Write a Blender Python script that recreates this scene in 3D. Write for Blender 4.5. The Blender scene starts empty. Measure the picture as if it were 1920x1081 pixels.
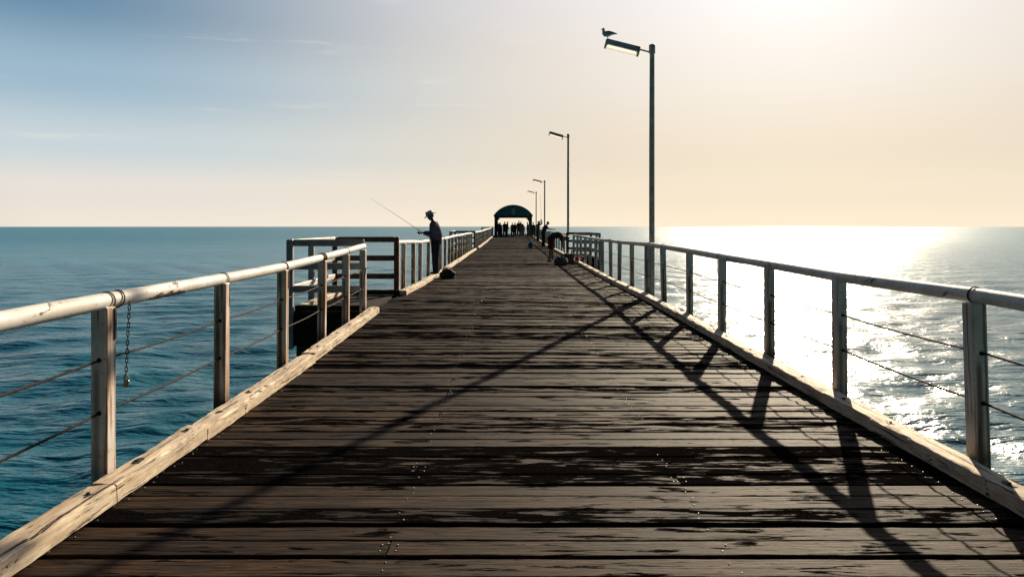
import bpy, bmesh, math, random
import numpy as np
from mathutils import Vector, Matrix, noise as mn

random.seed(7)
S = bpy.context.scene
COL = S.collection
R = math.radians
F = 1333.0          # focal length in photograph pixels (25 mm on 36 mm)
EYE = 1.42
SEA_Z = -4.0

# ------------------------------------------------------------------ helpers
class MB:
    """collects shapes and links them as ONE mesh object"""
    def __init__(self):
        self.v = []; self.f = []; self.m = []
    def add(self, vs, fs, mi=0):
        o = len(self.v)
        self.v += [tuple(p) for p in vs]
        self.f += [tuple(i + o for i in q) for q in fs]
        self.m += [mi] * len(fs)
    def box(self, c, s, rot=None, mi=0):
        x, y, z = s[0] / 2, s[1] / 2, s[2] / 2
        vs = [Vector(p) for p in ((-x,-y,-z),(x,-y,-z),(x,y,-z),(-x,y,-z),(-x,-y,z),(x,-y,z),(x,y,z),(-x,y,z))]
        if rot is not None: vs = [rot @ p for p in vs]
        c = Vector(c)
        self.add([p + c for p in vs], [(0,3,2,1),(4,5,6,7),(0,1,5,4),(1,2,6,5),(2,3,7,6),(3,0,4,7)], mi)
    def tube(self, pts, rad, n=8, lat=None, mi=0, round_ends=False):
        pts = [Vector(p) for p in pts]
        k = len(pts)
        if not isinstance(rad, (list, tuple)): rad = [rad] * k
        rad = [(r, r) if not isinstance(r, (list, tuple)) else r for r in rad]
        if round_ends:
            t0 = (pts[0] - pts[1]).normalized(); t1 = (pts[-1] - pts[-2]).normalized()
            r0, r1 = rad[0], rad[-1]; m0 = min(r0); m1 = min(r1)
            pts = [pts[0] + t0 * m0 * .95, pts[0] + t0 * m0 * .6] + pts + [pts[-1] + t1 * m1 * .6, pts[-1] + t1 * m1 * .95]
            rad = [(r0[0]*.3, r0[1]*.3), (r0[0]*.8, r0[1]*.8)] + rad + [(r1[0]*.8, r1[1]*.8), (r1[0]*.3, r1[1]*.3)]
            k = len(pts)
        vs = []; prev = None
        for i in range(k):
            t = (pts[min(i+1, k-1)] - pts[max(i-1, 0)])
            t = t.normalized() if t.length > 1e-9 else Vector((0,0,1))
            if lat is not None: a = Vector(lat)
            elif prev is not None: a = prev
            else: a = Vector((1,0,0)) if abs(t.x) < .8 else Vector((0,1,0))
            a = (a - t * a.dot(t)).normalized(); b = t.cross(a); prev = a
            for j in range(n):
                u = 2 * math.pi * j / n
                vs.append(pts[i] + a * (math.cos(u) * rad[i][0]) + b * (math.sin(u) * rad[i][1]))
        fs = []
        for i in range(k - 1):
            for j in range(n):
                j2 = (j + 1) % n
                fs.append((i*n+j, i*n+j2, (i+1)*n+j2, (i+1)*n+j))
        fs.append(tuple(range(n-1, -1, -1))); fs.append(tuple((k-1)*n + j for j in range(n)))
        self.add(vs, fs, mi)
    def ell(self, c, r, rot=None, nu=12, nv=8, mi=0):
        c = Vector(c); vs = []; fs = []
        for i in range(1, nv):
            th = math.pi * i / nv
            for j in range(nu):
                ph = 2 * math.pi * j / nu
                p = Vector((math.sin(th)*math.cos(ph)*r[0], math.sin(th)*math.sin(ph)*r[1], math.cos(th)*r[2]))
                vs.append(c + (rot @ p if rot is not None else p))
        top = Vector((0,0,r[2])); bot = Vector((0,0,-r[2]))
        vs.append(c + (rot @ top if rot is not None else top)); vs.append(c + (rot @ bot if rot is not None else bot))
        T = len(vs) - 2; B = T + 1
        for j in range(nu):
            j2 = (j+1) % nu
            fs.append((T, j, j2)); fs.append((B, (nv-2)*nu+j2, (nv-2)*nu+j))
            for i in range(nv-2):
                fs.append((i*nu+j, (i+1)*nu+j, (i+1)*nu+j2, i*nu+j2))
        self.add(vs, fs, mi)
    def prism(self, poly, axis, a, b, mi=0):
        """polygon in the plane across `axis` ('x' or 'y'), swept from a to b"""
        n = len(poly); vs = []
        for t in (a, b):
            for (u, w) in poly:
                vs.append((t, u, w) if axis == 'x' else (u, t, w))
        fs = [tuple(range(n-1, -1, -1)), tuple(range(n, 2*n))]
        for i in range(n):
            j = (i+1) % n; fs.append((i, j, n+j, n+i))
        self.add(vs, fs, mi)
    def mesh(self, name, mats, off=(0,0,0), smooth=35, bevel=0, segs=2):
        me = bpy.data.meshes.new(name)
        o = Vector(off)
        me.from_pydata([tuple(Vector(p) - o) for p in self.v], [], self.f)
        if not isinstance(mats, (list, tuple)): mats = [mats]
        for m in mats: me.materials.append(m)
        me.polygons.foreach_set('material_index', self.m)
        bm = bmesh.new(); bm.from_mesh(me)
        bmesh.ops.recalc_face_normals(bm, faces=bm.faces)
        if bevel:
            segs = 1; smooth = min(smooth, 30)
            bmesh.ops.bevel(bm, geom=[e for e in bm.edges if e.is_manifold and e.calc_face_angle(0) > .6], offset=bevel, segments=segs, affect='EDGES', profile=.6)
        bm.to_mesh(me); bm.free()
        if smooth:
            me.polygons.foreach_set('use_smooth', [True] * len(me.polygons))
            me.set_sharp_from_angle(angle=R(smooth))
        return me
    def build(self, name, mats, parent=None, smooth=35, bevel=0, local=False, segs=2):
        off = Vector((0,0,0))
        if parent is not None and not local:
            p = parent
            while p is not None: off += p.location; p = p.parent
        return link(name, self.mesh(name, mats, off, smooth, bevel, segs), parent)

def link(name, me, parent=None, loc=(0,0,0), rot=(0,0,0)):
    o = bpy.data.objects.new(name, me); COL.objects.link(o)
    o.parent = parent; o.location = loc; o.rotation_euler = rot
    return o
def thing(name, label, cat, loc=(0,0,0), rz=0, group=None):
    o = bpy.data.objects.new(name, None); COL.objects.link(o)
    o.location = loc; o.rotation_euler = (0,0,rz); o.empty_display_size = .2
    return tag(o, label, cat, group)
def tag(o, label, cat, group=None):
    o['label'] = label; o['category'] = cat; o['kind'] = 'thing'
    if group: o['group'] = group
    return o
def relabel(o, label): o['label'] = label; return o
def copy_tree(o, parent=None):
    c = o.copy(); COL.objects.link(c); c.parent = parent
    for ch in [x for x in o.children]: copy_tree(ch, c)
    return c
def sst(a, b, x):
    t = min(1, max(0, (x - a) / (b - a))); return t * t * (3 - 2 * t)
def gz(x, y):
    """height of the sagging old deck"""
    k = min(1, max(0, (x + 2.2) / 4.9))
    return (.105 * (1 - k) + .045 * k) * math.exp(-((y - 12.6) / 4.2) ** 2) + .03 * sst(15, 40, y) + .2 * sst(48, 88, y)

# ------------------------------------------------------------------ materials
class NT:
    def __init__(self, name):
        self.mat = bpy.data.materials.new(name); self.mat.use_nodes = True
        self.t = self.mat.node_tree; self.t.nodes.clear()
        self.out = self.n('ShaderNodeOutputMaterial')
    def n(self, kind, **kw):
        nd = self.t.nodes.new(kind)
        for k, v in kw.items(): setattr(nd, k, v)
        return nd
    def l(self, a, b): self.t.links.new(a, b)
    def set(self, sock, v):
        if hasattr(v, 'is_output') or isinstance(v, bpy.types.NodeSocket): self.l(v, sock)
        else: sock.default_value = v
    def math(self, op, a, b=0.0, c=None, clamp=False):
        m = self.n('ShaderNodeMath', operation=op); m.use_clamp = clamp
        self.set(m.inputs[0], a); self.set(m.inputs[1], b)
        if c is not None: self.set(m.inputs[2], c)
        return m.outputs[0]
    def mix(self, fac, a, b):
        m = self.n('ShaderNodeMix', data_type='RGBA')
        self.set(m.inputs[0], fac)
        self.set(m.inputs[6], a if isinstance(a, bpy.types.NodeSocket) else (*a, 1) if len(a) == 3 else a)
        self.set(m.inputs[7], b if isinstance(b, bpy.types.NodeSocket) else (*b, 1) if len(b) == 3 else b)
        return m.outputs[2]
    def coords(self, scale=(1,1,1), kind='Object', off=None):
        tc = self.n('ShaderNodeTexCoord'); mp = self.n('ShaderNodeMapping')
        self.l(tc.outputs[kind], mp.inputs[0]); mp.inputs['Scale'].default_value = scale
        if off is not None: self.l(off, mp.inputs['Location'])
        return mp.outputs[0]
    def noise(self, vec, scale=1, detail=4, rough=.55, dist=0):
        nz = self.n('ShaderNodeTexNoise'); self.l(vec, nz.inputs['Vector'])
        nz.inputs['Scale'].default_value = scale; nz.inputs['Detail'].default_value = detail
        nz.inputs['Roughness'].default_value = rough; nz.inputs['Distortion'].default_value = dist
        return nz.outputs[0]
    def ramp(self, x, lo, hi):
        m = self.n('ShaderNodeMapRange'); m.clamp = True; m.interpolation_type = 'SMOOTHSTEP'
        self.set(m.inputs[0], x); self.set(m.inputs[1], lo); self.set(m.inputs[2], hi)
        return m.outputs[0]
    def bump(self, h, strength=.3, dist=.01, normal=None):
        b = self.n('ShaderNodeBump'); self.set(b.inputs['Height'], h)
        b.inputs['Strength'].default_value = strength; b.inputs['Distance'].default_value = dist
        if normal is not None: self.l(normal, b.inputs['Normal'])
        return b.outputs[0]
    def bsdf(self, color, rough=.6, normal=None, metal=0, spec=.5, **kw):
        p = self.n('ShaderNodeBsdfPrincipled')
        self.set(p.inputs['Base Color'], (*color, 1) if isinstance(color, tuple) and len(color) == 3 else color)
        self.set(p.inputs['Roughness'], rough); self.set(p.inputs['Metallic'], metal)
        self.set(p.inputs['Specular IOR Level'], spec)
        if normal is not None: self.l(normal, p.inputs['Normal'])
        for k, v in kw.items(): self.set(p.inputs[k], v)
        self.l(p.outputs[0], self.out.inputs[0]); return p
    def rand(self):
        return self.n('ShaderNodeObjectInfo').outputs['Random']

def simple(name, col, rough=.6, metal=0, var=.25, scale=9, bump=.1, spec=.5):
    t = NT(name); v = t.coords()
    nz = t.noise(v, scale, 5, .6)
    c = t.mix(t.ramp(nz, .3, .7), tuple(x * (1 - var) for x in col), tuple(min(1, x * (1 + var)) for x in col))
    t.bsdf(c, rough, t.bump(nz, bump, .01), metal, spec)
    return t.mat

def make_deck_mat():
    t = NT('weathered_deck_timber')
    at = t.n('ShaderNodeAttribute', attribute_name='plank'); sep = t.n('ShaderNodeSeparateColor'); t.l(at.outputs['Color'], sep.inputs[0])
    tone, coat, seed = sep.outputs[0], sep.outputs[1], sep.outputs[2]
    comb = t.n('ShaderNodeCombineXYZ'); t.l(t.math('MULTIPLY', seed, 60.), comb.inputs[0]); t.l(t.math('MULTIPLY', seed, 37.), comb.inputs[2])
    g1 = t.noise(t.coords((2.6, 60, 8), off=comb.outputs[0]), 1, 6, .65, .3)
    g2 = t.noise(t.coords((7.0, 170, 20), off=comb.outputs[0]), 1, 4, .6)
    blot = t.noise(t.coords((2.2, 6, 2), off=comb.outputs[0]), 1, 4, .6)
    wood = t.mix(t.ramp(g1, .38, .62), (.010, .0050, .0026), (.074, .041, .0205))
    wood = t.mix(t.math('MULTIPLY', t.ramp(g2, .44, .58), .7), wood, (.010, .006, .004))
    wood = t.mix(t.math('MULTIPLY', t.ramp(blot, .48, .62), .6), wood, (.022, .015, .011))
    hsv = t.n('ShaderNodeHueSaturation'); t.l(wood, hsv.inputs['Color']); t.l(t.math('MULTIPLY_ADD', tone, 1.45, .32), hsv.inputs['Value'])
    wood = hsv.outputs[0]
    cm = t.noise(t.coords((2.3, 13, 1), off=comb.outputs[0]), 1, 9, .60, .7)
    cm = t.math('MULTIPLY_ADD', cm, .62, t.math('MULTIPLY', g1, .38))
    d = t.math('SUBTRACT', cm, t.math('SUBTRACT', .597, t.math('MULTIPLY', coat, .19)))
    mask = t.ramp(d, -.008, .012)
    grit = t.noise(t.coords((90, 90, 90)), 1, 2, .5)
    tar = t.mix(t.ramp(grit, .35, .75), (.003, .0025, .0024), (.011, .009, .0078))
    crack = t.ramp(t.noise(t.coords((1.6, 38, 3), off=comb.outputs[0]), 1, 5, .6, .6), .588, .615)
    col = t.mix(mask, wood, tar)
    col = t.mix(crack, col, (.004, .003, .003))
    h = t.math('ADD', t.math('MULTIPLY', g1, .5), t.math('MULTIPLY', g2, .25))
    h = t.math('ADD', h, t.math('MULTIPLY', mask, .35))
    h = t.math('ADD', h, t.math('MULTIPLY', t.math('MULTIPLY', grit, mask), .35))
    h = t.math('SUBTRACT', h, t.math('MULTIPLY', crack, .8))
    rough = t.math('MULTIPLY_ADD', mask, .25, .55)
    rough = t.math('MULTIPLY_ADD', g2, .18, rough)
    t.bsdf(col, rough, t.bump(h, .8, .012), spec=t.math('MULTIPLY_ADD', mask, -.05, .05))
    return t.mat

def make_kerb_mat():
    t = NT('bleached_kerb_timber')
    v = t.coords((42, 3.4, 42)); g = t.noise(v, 1, 7, .7, .3)
    fine = t.noise(t.coords((170, 10, 170)), 1, 4, .65)
    blot = t.noise(t.coords((5, 1.6, 5)), 1, 5, .6)
    c = t.mix(t.ramp(g, .3, .7), (.56, .41, .26), (.92, .78, .58))
    c = t.mix(t.math('MULTIPLY', t.ramp(fine, .5, .66), .45), c, (.34, .235, .15))
    c = t.mix(t.math('MULTIPLY', t.ramp(blot, .52, .64), .5), c, (.45, .32, .21))
    crack = t.ramp(t.noise(t.coords((26, .9, 26)), 1, 5, .6, .8), .595, .62)
    pits = t.ramp(t.noise(t.coords((11, 5, 11)), 1, 5, .65, .5), .63, .66)
    check = t.ramp(t.noise(t.coords((70, 3.2, 70)), 1, 4, .6, .5), .61, .64)
    grey = t.ramp(t.noise(t.coords((7, 2.2, 7)), 1, 5, .65), .55, .66)
    c = t.mix(t.math('MULTIPLY', grey, .55), c, (.34, .29, .235))
    dark = t.math('MAXIMUM', t.math('MAXIMUM', crack, pits), t.math('MULTIPLY', check, .8))
    c = t.mix(dark, c, (.045, .03, .02))
    h = t.math('ADD', t.math('MULTIPLY', g, .6), t.math('MULTIPLY', fine, .3)); h = t.math('SUBTRACT', h, dark)
    t.bsdf(c, .75, t.bump(h, .6, .008), spec=.3)
    return t.mat

def make_paint(name, kind):
    """old white paint: 'rail' cracks and flakes, 'post' runs of rust below the wires"""
    t = NT(name)
    rnd = t.rand(); comb = t.n('ShaderNodeCombineXYZ')
    for i, k in enumerate((31., 17., 23.)): t.l(t.math('MULTIPLY', rnd, k), comb.inputs[i])
    off = comb.outputs[0]
    base = t.noise(t.coords((3, 3, 3), off=off), 1, 6, .65)
    speck = t.noise(t.coords((38, 20, 38), off=off), 1, 4, .6)
    c = t.mix(t.ramp(base, .35, .7), (.66, .61, .54), (.88, .85, .80))
    c = t.mix(t.math('MULTIPLY', t.ramp(speck, .60, .68), .5), c, (.30, .25, .19))
    h = t.math('MULTIPLY', speck, .3)
    if kind == 'rail':
        flake = t.ramp(t.noise(t.coords((11, 4.2, 11), off=off), 1, 8, .7, .6), .60, .62)
        grime = t.ramp(t.noise(t.coords((2.2, .9, 2.2), off=off), 1, 5, .6), .55, .75)
        c = t.mix(t.math('MULTIPLY', grime, .4), c, (.52, .44, .33))
        c = t.mix(flake, c, (.10, .055, .03))
        h = t.math('SUBTRACT', h, t.math('MULTIPLY', flake, .6))
    else:
        sx = t.n('ShaderNodeSeparateXYZ'); tc = t.n('ShaderNodeTexCoord'); t.l(tc.outputs['Object'], sx.inputs[0])
        lines = t.noise(t.coords((55, 55, 1.3), off=off), 1, 3, .6, .25)
        cen = t.math('ABSOLUTE', t.math('ADD', sx.outputs[0], .012))
        band = t.math('SUBTRACT', 1., t.ramp(cen, .004, .028))
        under = t.math('SUBTRACT', 1., t.ramp(sx.outputs[2], .60, .71))
        amt = t.math('MULTIPLY', t.math('MULTIPLY', band, under), t.ramp(lines, .18, .34))
        amt = t.math('MULTIPLY', amt, t.math('MULTIPLY_ADD', rnd, .45, .55))
        edge = t.math('MULTIPLY', t.ramp(t.noise(t.coords((24, 24, .8), off=off), 1, 4, .6), .53, .60), .85)
        c = t.mix(edge, c, (.26, .13, .05))
        c = t.mix(amt, c, (.17, .068, .02))
        side = t.math('MULTIPLY', t.ramp(sx.outputs[0], .040, .0435), t.ramp(t.noise(t.coords((9, 34, 1.6), off=off), 1, 4, .6), .44, .56))
        c = t.mix(t.math('MULTIPLY', side, .9), c, (.42, .20, .07))
        foot = t.math('MULTIPLY', t.math('SUBTRACT', 1., t.ramp(sx.outputs[2], .05, .28)), t.ramp(base, .42, .6))
        c = t.mix(foot, c, (.12, .07, .04))
    t.bsdf(c, .62, t.bump(h, .35, .006), spec=.3)
    return t.mat

M = {}
M['deck'] = make_deck_mat()
M['kerb'] = make_kerb_mat()
M['rail'] = make_paint('flaking_white_rail_paint', 'rail')
M['post'] = make_paint('rust_streaked_white_paint', 'post')
M['hole'] = simple('dark_bolt_hole', (.012, .009, .008), .8)  # on kerbs and posts this near-black stands in for shade inside holes
M['wire'] = simple('rusty_wire', (.035, .015, .009), .8, 0, .5, 60, .3, .15)
M['dark_timber'] = simple('dark_timber', (.022, .016, .013), .85, 0, .4, 6, .4, .08)
M['pile'] = simple('wet_pile_timber', (.03, .026, .022), .7, 0, .5, 5, .5)
M['shade_grey'] = simple('shade_toned_grey_paint', (.30, .29, .29), .6, 0, .2, 12, .15)  # shade on the bay's camera-facing rails and posts is put into this grey
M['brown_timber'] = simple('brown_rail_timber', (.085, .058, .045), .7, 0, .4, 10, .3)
M['nail'] = simple('nail_steel', (.20, .18, .16), .38, 1., .2, 40, 0)
M['rust'] = simple('rust', (.10, .042, .02), .8, .2, .5, 50, .4)
M['chain'] = simple('dark_chain_steel', (.05, .045, .045), .5, .7, .4, 60, .2)
M['brass'] = simple('padlock_brass', (.07, .06, .055), .4, .8, .2, 60, .1)
M['pole'] = simple('galvanised_pole', (.76, .58, .46), .5, .2, .2, 7, .1)
M['housing'] = simple('lamp_housing', (.62, .55, .55), .55, .1, .2, 9, .05)
M['roof'] = simple('shelter_roof_sheet', (.06, .11, .12), .55, .2, .25, 5, .1)
M['gable'] = simple('shelter_gable_board', (.06, .17, .20), .6, 0, .25, 4, .1)
M['shelter_post'] = simple('shelter_timber', (.05, .042, .04), .7, 0, .3, 4, .2)
M['sign'] = simple('faded_sign', (.35, .38, .38), .6, 0, .25, 6, .05)
def diffuser():
    t = NT('lamp_diffuser')
    a = t.n('ShaderNodeBsdfTranslucent'); a.inputs[0].default_value = (.92, .86, .74, 1)
    b = t.n('ShaderNodeBsdfTransparent'); b.inputs[0].default_value = (.92, .88, .82, 1)
    x = t.n('ShaderNodeMixShader'); x.inputs[0].default_value = .93
    t.l(a.outputs[0], x.inputs[1]); t.l(b.outputs[0], x.inputs[2]); t.l(x.outputs[0], t.out.inputs[0])
    return t.mat
M['diffuser'] = diffuser()
def tube_mat():
    t = NT('lit_fluorescent_tube'); e = t.n('ShaderNodeEmission'); e.inputs[0].default_value = (1, .86, .66, 1); e.inputs[1].default_value = 1.1
    t.l(e.outputs[0], t.out.inputs[0]); return t.mat
M['lamp_tube'] = tube_mat()
def cloth(name, col): 
    return simple(name, col, .85, 0, .25, 14, .25, .2)
M['skin'] = simple('skin', (.22, .12, .08), .55, 0, .12, 20, .05)
M['eye'] = simple('eye', (.02, .015, .012), .3)
M['hair'] = simple('dark_hair', (.02, .015, .012), .6, 0, .4, 60, .3)
M['hair_grey'] = simple('grey_hair', (.25, .23, .22), .6, 0, .4, 60, .3)

# ------------------------------------------------------------------ sea
def make_sea():
    t = NT('sea_water')
    geo = t.n('ShaderNodeTexCoord'); ln = t.n('ShaderNodeVectorMath', operation='LENGTH'); t.l(geo.outputs['Object'], ln.inputs[0])
    r = ln.outputs['Value']
    n1 = t.noise(t.coords((.6, 1.7, 1)), 1, 3, .55, .3)
    n2 = t.noise(t.coords((1.9, 5.2, 1)), 1, 3, .6, .4)
    n3 = t.noise(t.coords((7, 11, 1)), 1, 2, .5)
    big = t.noise(t.coords((.02, .05, 1)), 1, 4, .55)
    near = t.math('SUBTRACT', 1., t.ramp(r, 20., 90.))
    h = t.math('MULTIPLY', n1, .24)
    h = t.math('MULTIPLY_ADD', n2, .038, h)
    h = t.math('MULTIPLY_ADD', t.math('MULTIPLY', n3, near), .012, h)
    # far away the ripples are smaller than a pixel: their slope goes into the roughness
    far = t.ramp(r, 60., 900.)
    rough = t.math('MULTIPLY_ADD', t.ramp(r, 15., 400.), .10, .215)
    b = t.n('ShaderNodeBump'); t.l(h, b.inputs['Height']); b.inputs['Distance'].default_value = 1.0
    t.l(t.math('MULTIPLY_ADD', far, .0, 1.0), b.inputs['Strength'])
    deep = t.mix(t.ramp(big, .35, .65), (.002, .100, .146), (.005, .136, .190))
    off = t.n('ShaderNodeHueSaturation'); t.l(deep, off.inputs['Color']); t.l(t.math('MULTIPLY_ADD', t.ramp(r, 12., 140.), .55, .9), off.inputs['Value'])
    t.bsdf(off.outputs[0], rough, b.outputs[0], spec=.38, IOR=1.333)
    # geometry: a fan of rings, waves built as real displacement near the pier
    rng = np.random.default_rng(3)
    na, nr = 560, 820
    ang = np.linspace(R(-75), R(75), na)
    rad = 2.0 * (9000 / 2.0) ** np.linspace(0, 1, nr)
    A, Rr = np.meshgrid(ang, rad)
    X = np.sin(A) * Rr; Y = np.cos(A) * Rr
    cell = Rr * max((ang[1] - ang[0]), math.log(9000 / 2.0) / nr)
    Z = np.zeros_like(X)
    for i in range(46):
        lam = 10 ** rng.uniform(math.log10(.6), math.log10(7))
        th = R(188) + rng.normal(0, .5)
        k = 2 * math.pi / lam
        amp = .0056 * lam ** .9 * rng.uniform(.5, 1.1)
        fade = np.clip((lam / cell - 2.5) / 3, 0, 1)
        ph = k * (X * math.cos(th + R(90)) + Y * math.sin(th + R(90))) + rng.uniform(0, 6.28)
        s = np.sin(ph + .35 * np.sin(.37 * k * X + .21 * k * Y))
        Z += amp * fade * (s + .25 * np.cos(2 * ph))
    back = 40
    V = np.stack([X, Y, Z], -1).reshape(-1, 3)
    idx = np.arange(na * nr).reshape(nr, na)
    q = np.stack([idx[:-1, :-1], idx[:-1, 1:], idx[1:, 1:], idx[1:, :-1]], -1).reshape(-1, 4)
    # the water behind: a plain fan joined to the same sheet
    angb = np.linspace(R(75), R(285), back); radb = rad[::10]
    if radb[-1] != rad[-1]: radb = np.append(radb, rad[-1])
    Ab, Rb = np.meshgrid(angb, radb)
    Vb = np.stack([np.sin(Ab) * Rb, np.cos(Ab) * Rb, np.zeros_like(Ab)], -1).reshape(-1, 3)
    ib = np.arange(len(Vb)).reshape(len(radb), back) + len(V)
    qb = np.stack([ib[:-1, :-1], ib[:-1, 1:], ib[1:, 1:], ib[1:, :-1]], -1).reshape(-1, 4)
    V = np.concatenate([V, Vb]); Q = np.concatenate([q, qb])[:, ::-1]
    me = bpy.data.meshes.new('sea')
    me.vertices.add(len(V)); me.vertices.foreach_set('co', V.astype(np.float32).ravel())
    me.loops.add(Q.size); me.loops.foreach_set('vertex_index', Q.astype(np.int32).ravel())
    me.polygons.add(len(Q)); me.polygons.foreach_set('loop_start', np.arange(0, Q.size, 4, dtype=np.int32))
    me.update(calc_edges=True); me.validate()
    me.polygons.foreach_set('use_smooth', [True] * len(me.polygons))
    me.materials.append(t.mat)
    o = link('sea', me, None, (0, 0, SEA_Z)); o['kind'] = 'structure'; o['label'] = 'open blue sea with small waves and sun glitter'
make_sea()

# ------------------------------------------------------------------ pier deck
XL, XR = -2.15, 2.628
pier = thing('pier', 'long timber pier of dark worn cross planks running straight out to the arched shelter', 'pier', (0, 0, 0))
def coat_of(d):
    for a, b, c in ((-9, 3.34, .12), (3.34, 3.53, .62), (3.53, 3.86, .08), (3.86, 4.60, .80), (4.60, 4.98, .15), (4.98, 5.32, .55), (5.32, 5.7, .25)):
        if a <= d < b: return c + random.uniform(-.05, .05)
    if d < 7: return random.choice((.15, .3, .5, .62, .2))
    if d < 11: return random.choice((.35, .6, .75, .7, .8, .25))
    return random.choice((.2, .45, .6, .7, .35, .72, .5))
def make_deck():
    V = []; Fc = []; Cc = []
    heads = []
    y = -5.0
    rows = (-2.0, -.54, .94, 2.36)
    joints = 0
    while y < 112:
        w = random.uniform(.142, .178); gap = random.choice((.006, .009, .012, .016, .022))
        tone = min(1, max(0, random.gauss(.48, .28))); coat = coat_of(y + w / 2)
        if 6 < y < 12: tone *= .8
        pieces = [(XL + random.uniform(-.025, .012), XR + random.uniform(-.012, .01))]
        if random.random() < .22 or abs(y - 3.12) < .08:
            xj = rows[1] if (abs(y - 3.12) < .08 or random.random() < .5) else rows[2]
            a, b = pieces[0]; pieces = [(a, xj - .004), (xj + .004, b)]
        dz = random.uniform(-.006, .004); tilt = random.uniform(-.022, .022)
        near = y < 16
        for pi, (xa, xb) in enumerate(pieces):
            seed = random.random(); tn = min(1, max(0, tone + (random.uniform(-.2, .25) if pi else 0)))
            nseg = max(2, int((xb - xa) / (.055 if near else 2.5)))
            o = len(V)
            if near: prof = ((0, -.06), (0, -.009), (.003, -.003), (.008, -.0004), (.018, 0), (.5, -.0045), (-.018, 0), (-.008, -.0004), (-.003, -.003), (0, -.009), (0, -.06))
            else: prof = ((0, -.05), (0, 0), (0, 0), (0, -.05))
            half = len(prof) // 2
            for i in range(nseg + 1):
                x = xa + (xb - xa) * i / nseg
                e0 = (mn.noise(Vector((x * 3.1, seed * 90, 1))) * .006 + mn.noise(Vector((x * 14, seed * 90, 5))) * .004) if near else 0
                e1 = (mn.noise(Vector((x * 3.1, seed * 90, 9))) * .006 + mn.noise(Vector((x * 14, seed * 90, 15))) * .004) if near else 0
                zz = gz(x, y + w / 2) + dz + (mn.noise(Vector((x * .8, seed * 50, 3))) * .003 if near else 0)
                for k, (pu, pz) in enumerate(prof):
                    if k < half or (near and k == half and False): yy = y + e0 + pu
                    elif near and k == half: yy = y + w * .5
                    else: yy = y + w + e1 + (pu if near else 0)
                    V.append((x, yy, zz + pz + (yy - y - w / 2) * tilt))
            n = len(prof)
            for i in range(nseg):
                for k in range(n - 1):
                    Fc.append((o + i*n + k, o + (i+1)*n + k, o + (i+1)*n + k + 1, o + i*n + k + 1)); Cc.append((tn, coat, seed))
            Fc.append(tuple(o + k for k in range(n))); Cc.append((tn, coat, seed))
            Fc.append(tuple(o + nseg*n + k for k in range(n - 1, -1, -1))); Cc.append((tn, coat, seed))
        if y < 20:
            for rx in rows:
                for q in (.28, .72):
                    if random.random() < .68:
                        nx = rx + random.uniform(-.028, .028); ny = y + w * (q + random.uniform(-.1, .1))
                        zz = gz(nx, ny) + dz + (ny - y - w / 2) * tilt
                        heads.append((nx, ny, zz))
                if len(pieces) == 2 and abs(pieces[0][1] - rx) < .02:
                    for sx in (-.035, .035):
                        for q in (.3, .7): heads.append((rx + sx, y + w * q, gz(rx, y) + dz))
        y += w + gap
    me = bpy.data.meshes.new('deck_boards'); me.from_pydata(V, [], Fc)
    at = me.color_attributes.new('plank', 'FLOAT_COLOR', 'CORNER')
    arr = []
    for p, c in zip(me.polygons, Cc): arr += [c[0], c[1], c[2], 1.0] * p.loop_total
    at.data.foreach_set('color', arr)
    me.materials.append(M['deck'])
    bm = bmesh.new(); bm.from_mesh(me); bmesh.ops.recalc_face_normals(bm, faces=bm.faces); bm.to_mesh(me); bm.free()
    me.polygons.foreach_set('use_smooth', [True] * len(me.polygons)); me.set_sharp_from_angle(angle=R(50))
    link('deck_boards', me, pier)
    heads = sorted((h for h in heads if h[1] > 2.9), key=lambda h: h[1])
    one = MB(); one.ell((0, 0, 0), (.0048, .0048, .0022), None, 8, 5); nm = one.mesh('nail', M['nail'], smooth=60)
    for h in heads[:100]: link('nail', nm, pier, h, (random.uniform(-.15, .15), random.uniform(-.15, .15), 0))
    nails = MB()
    for h in heads[100:]: nails.ell(h, (.0048, .0048, .0022), None, 8, 5)
    nails.build('nails', M['nail'], pier, 60)['kind'] = 'stuff'
    for rx in (-2.0, -.54, .94, 2.36):
        j = MB(); ys = [-5, 4, 8, 10, 12, 14, 17, 22, 40, 60, 75, 88, 112]
        for a, b in zip(ys, ys[1:]):
            za, zb = gz(rx, a) - .068, gz(rx, b) - .068
            j.add([(rx-.07, a, za-.25), (rx+.07, a, za-.25), (rx+.07, b, zb-.25), (rx-.07, b, zb-.25), (rx-.07, a, za), (rx+.07, a, za), (rx+.07, b, zb), (rx-.07, b, zb)],
                  [(0,3,2,1),(4,5,6,7),(1,2,6,5),(3,0,4,7),(0,1,5,4),(2,3,7,6)])
        j.build('joist', M['dark_timber'], pier, 0)
    cb = None
    for i in range(22):
        yy = -3.4 + i * 5.2
        z = min(gz(0, yy), gz(-2, yy)) - .34
        c = MB(); c.box((.24, yy, z - .15), (5.5, .28, .28)); c.build('crossbeam', M['dark_timber'], pier, 0, .01)
        for px in (-1.9, .24, 2.3):
            p = MB(); p.tube([(px, yy, z - .28), (px + (.06 if px > 1 else -.06 if px < -1 else 0), yy, -6.5)], .15, 10); p.build('pile', M['pile'], pier, 60)
make_deck()

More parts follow.
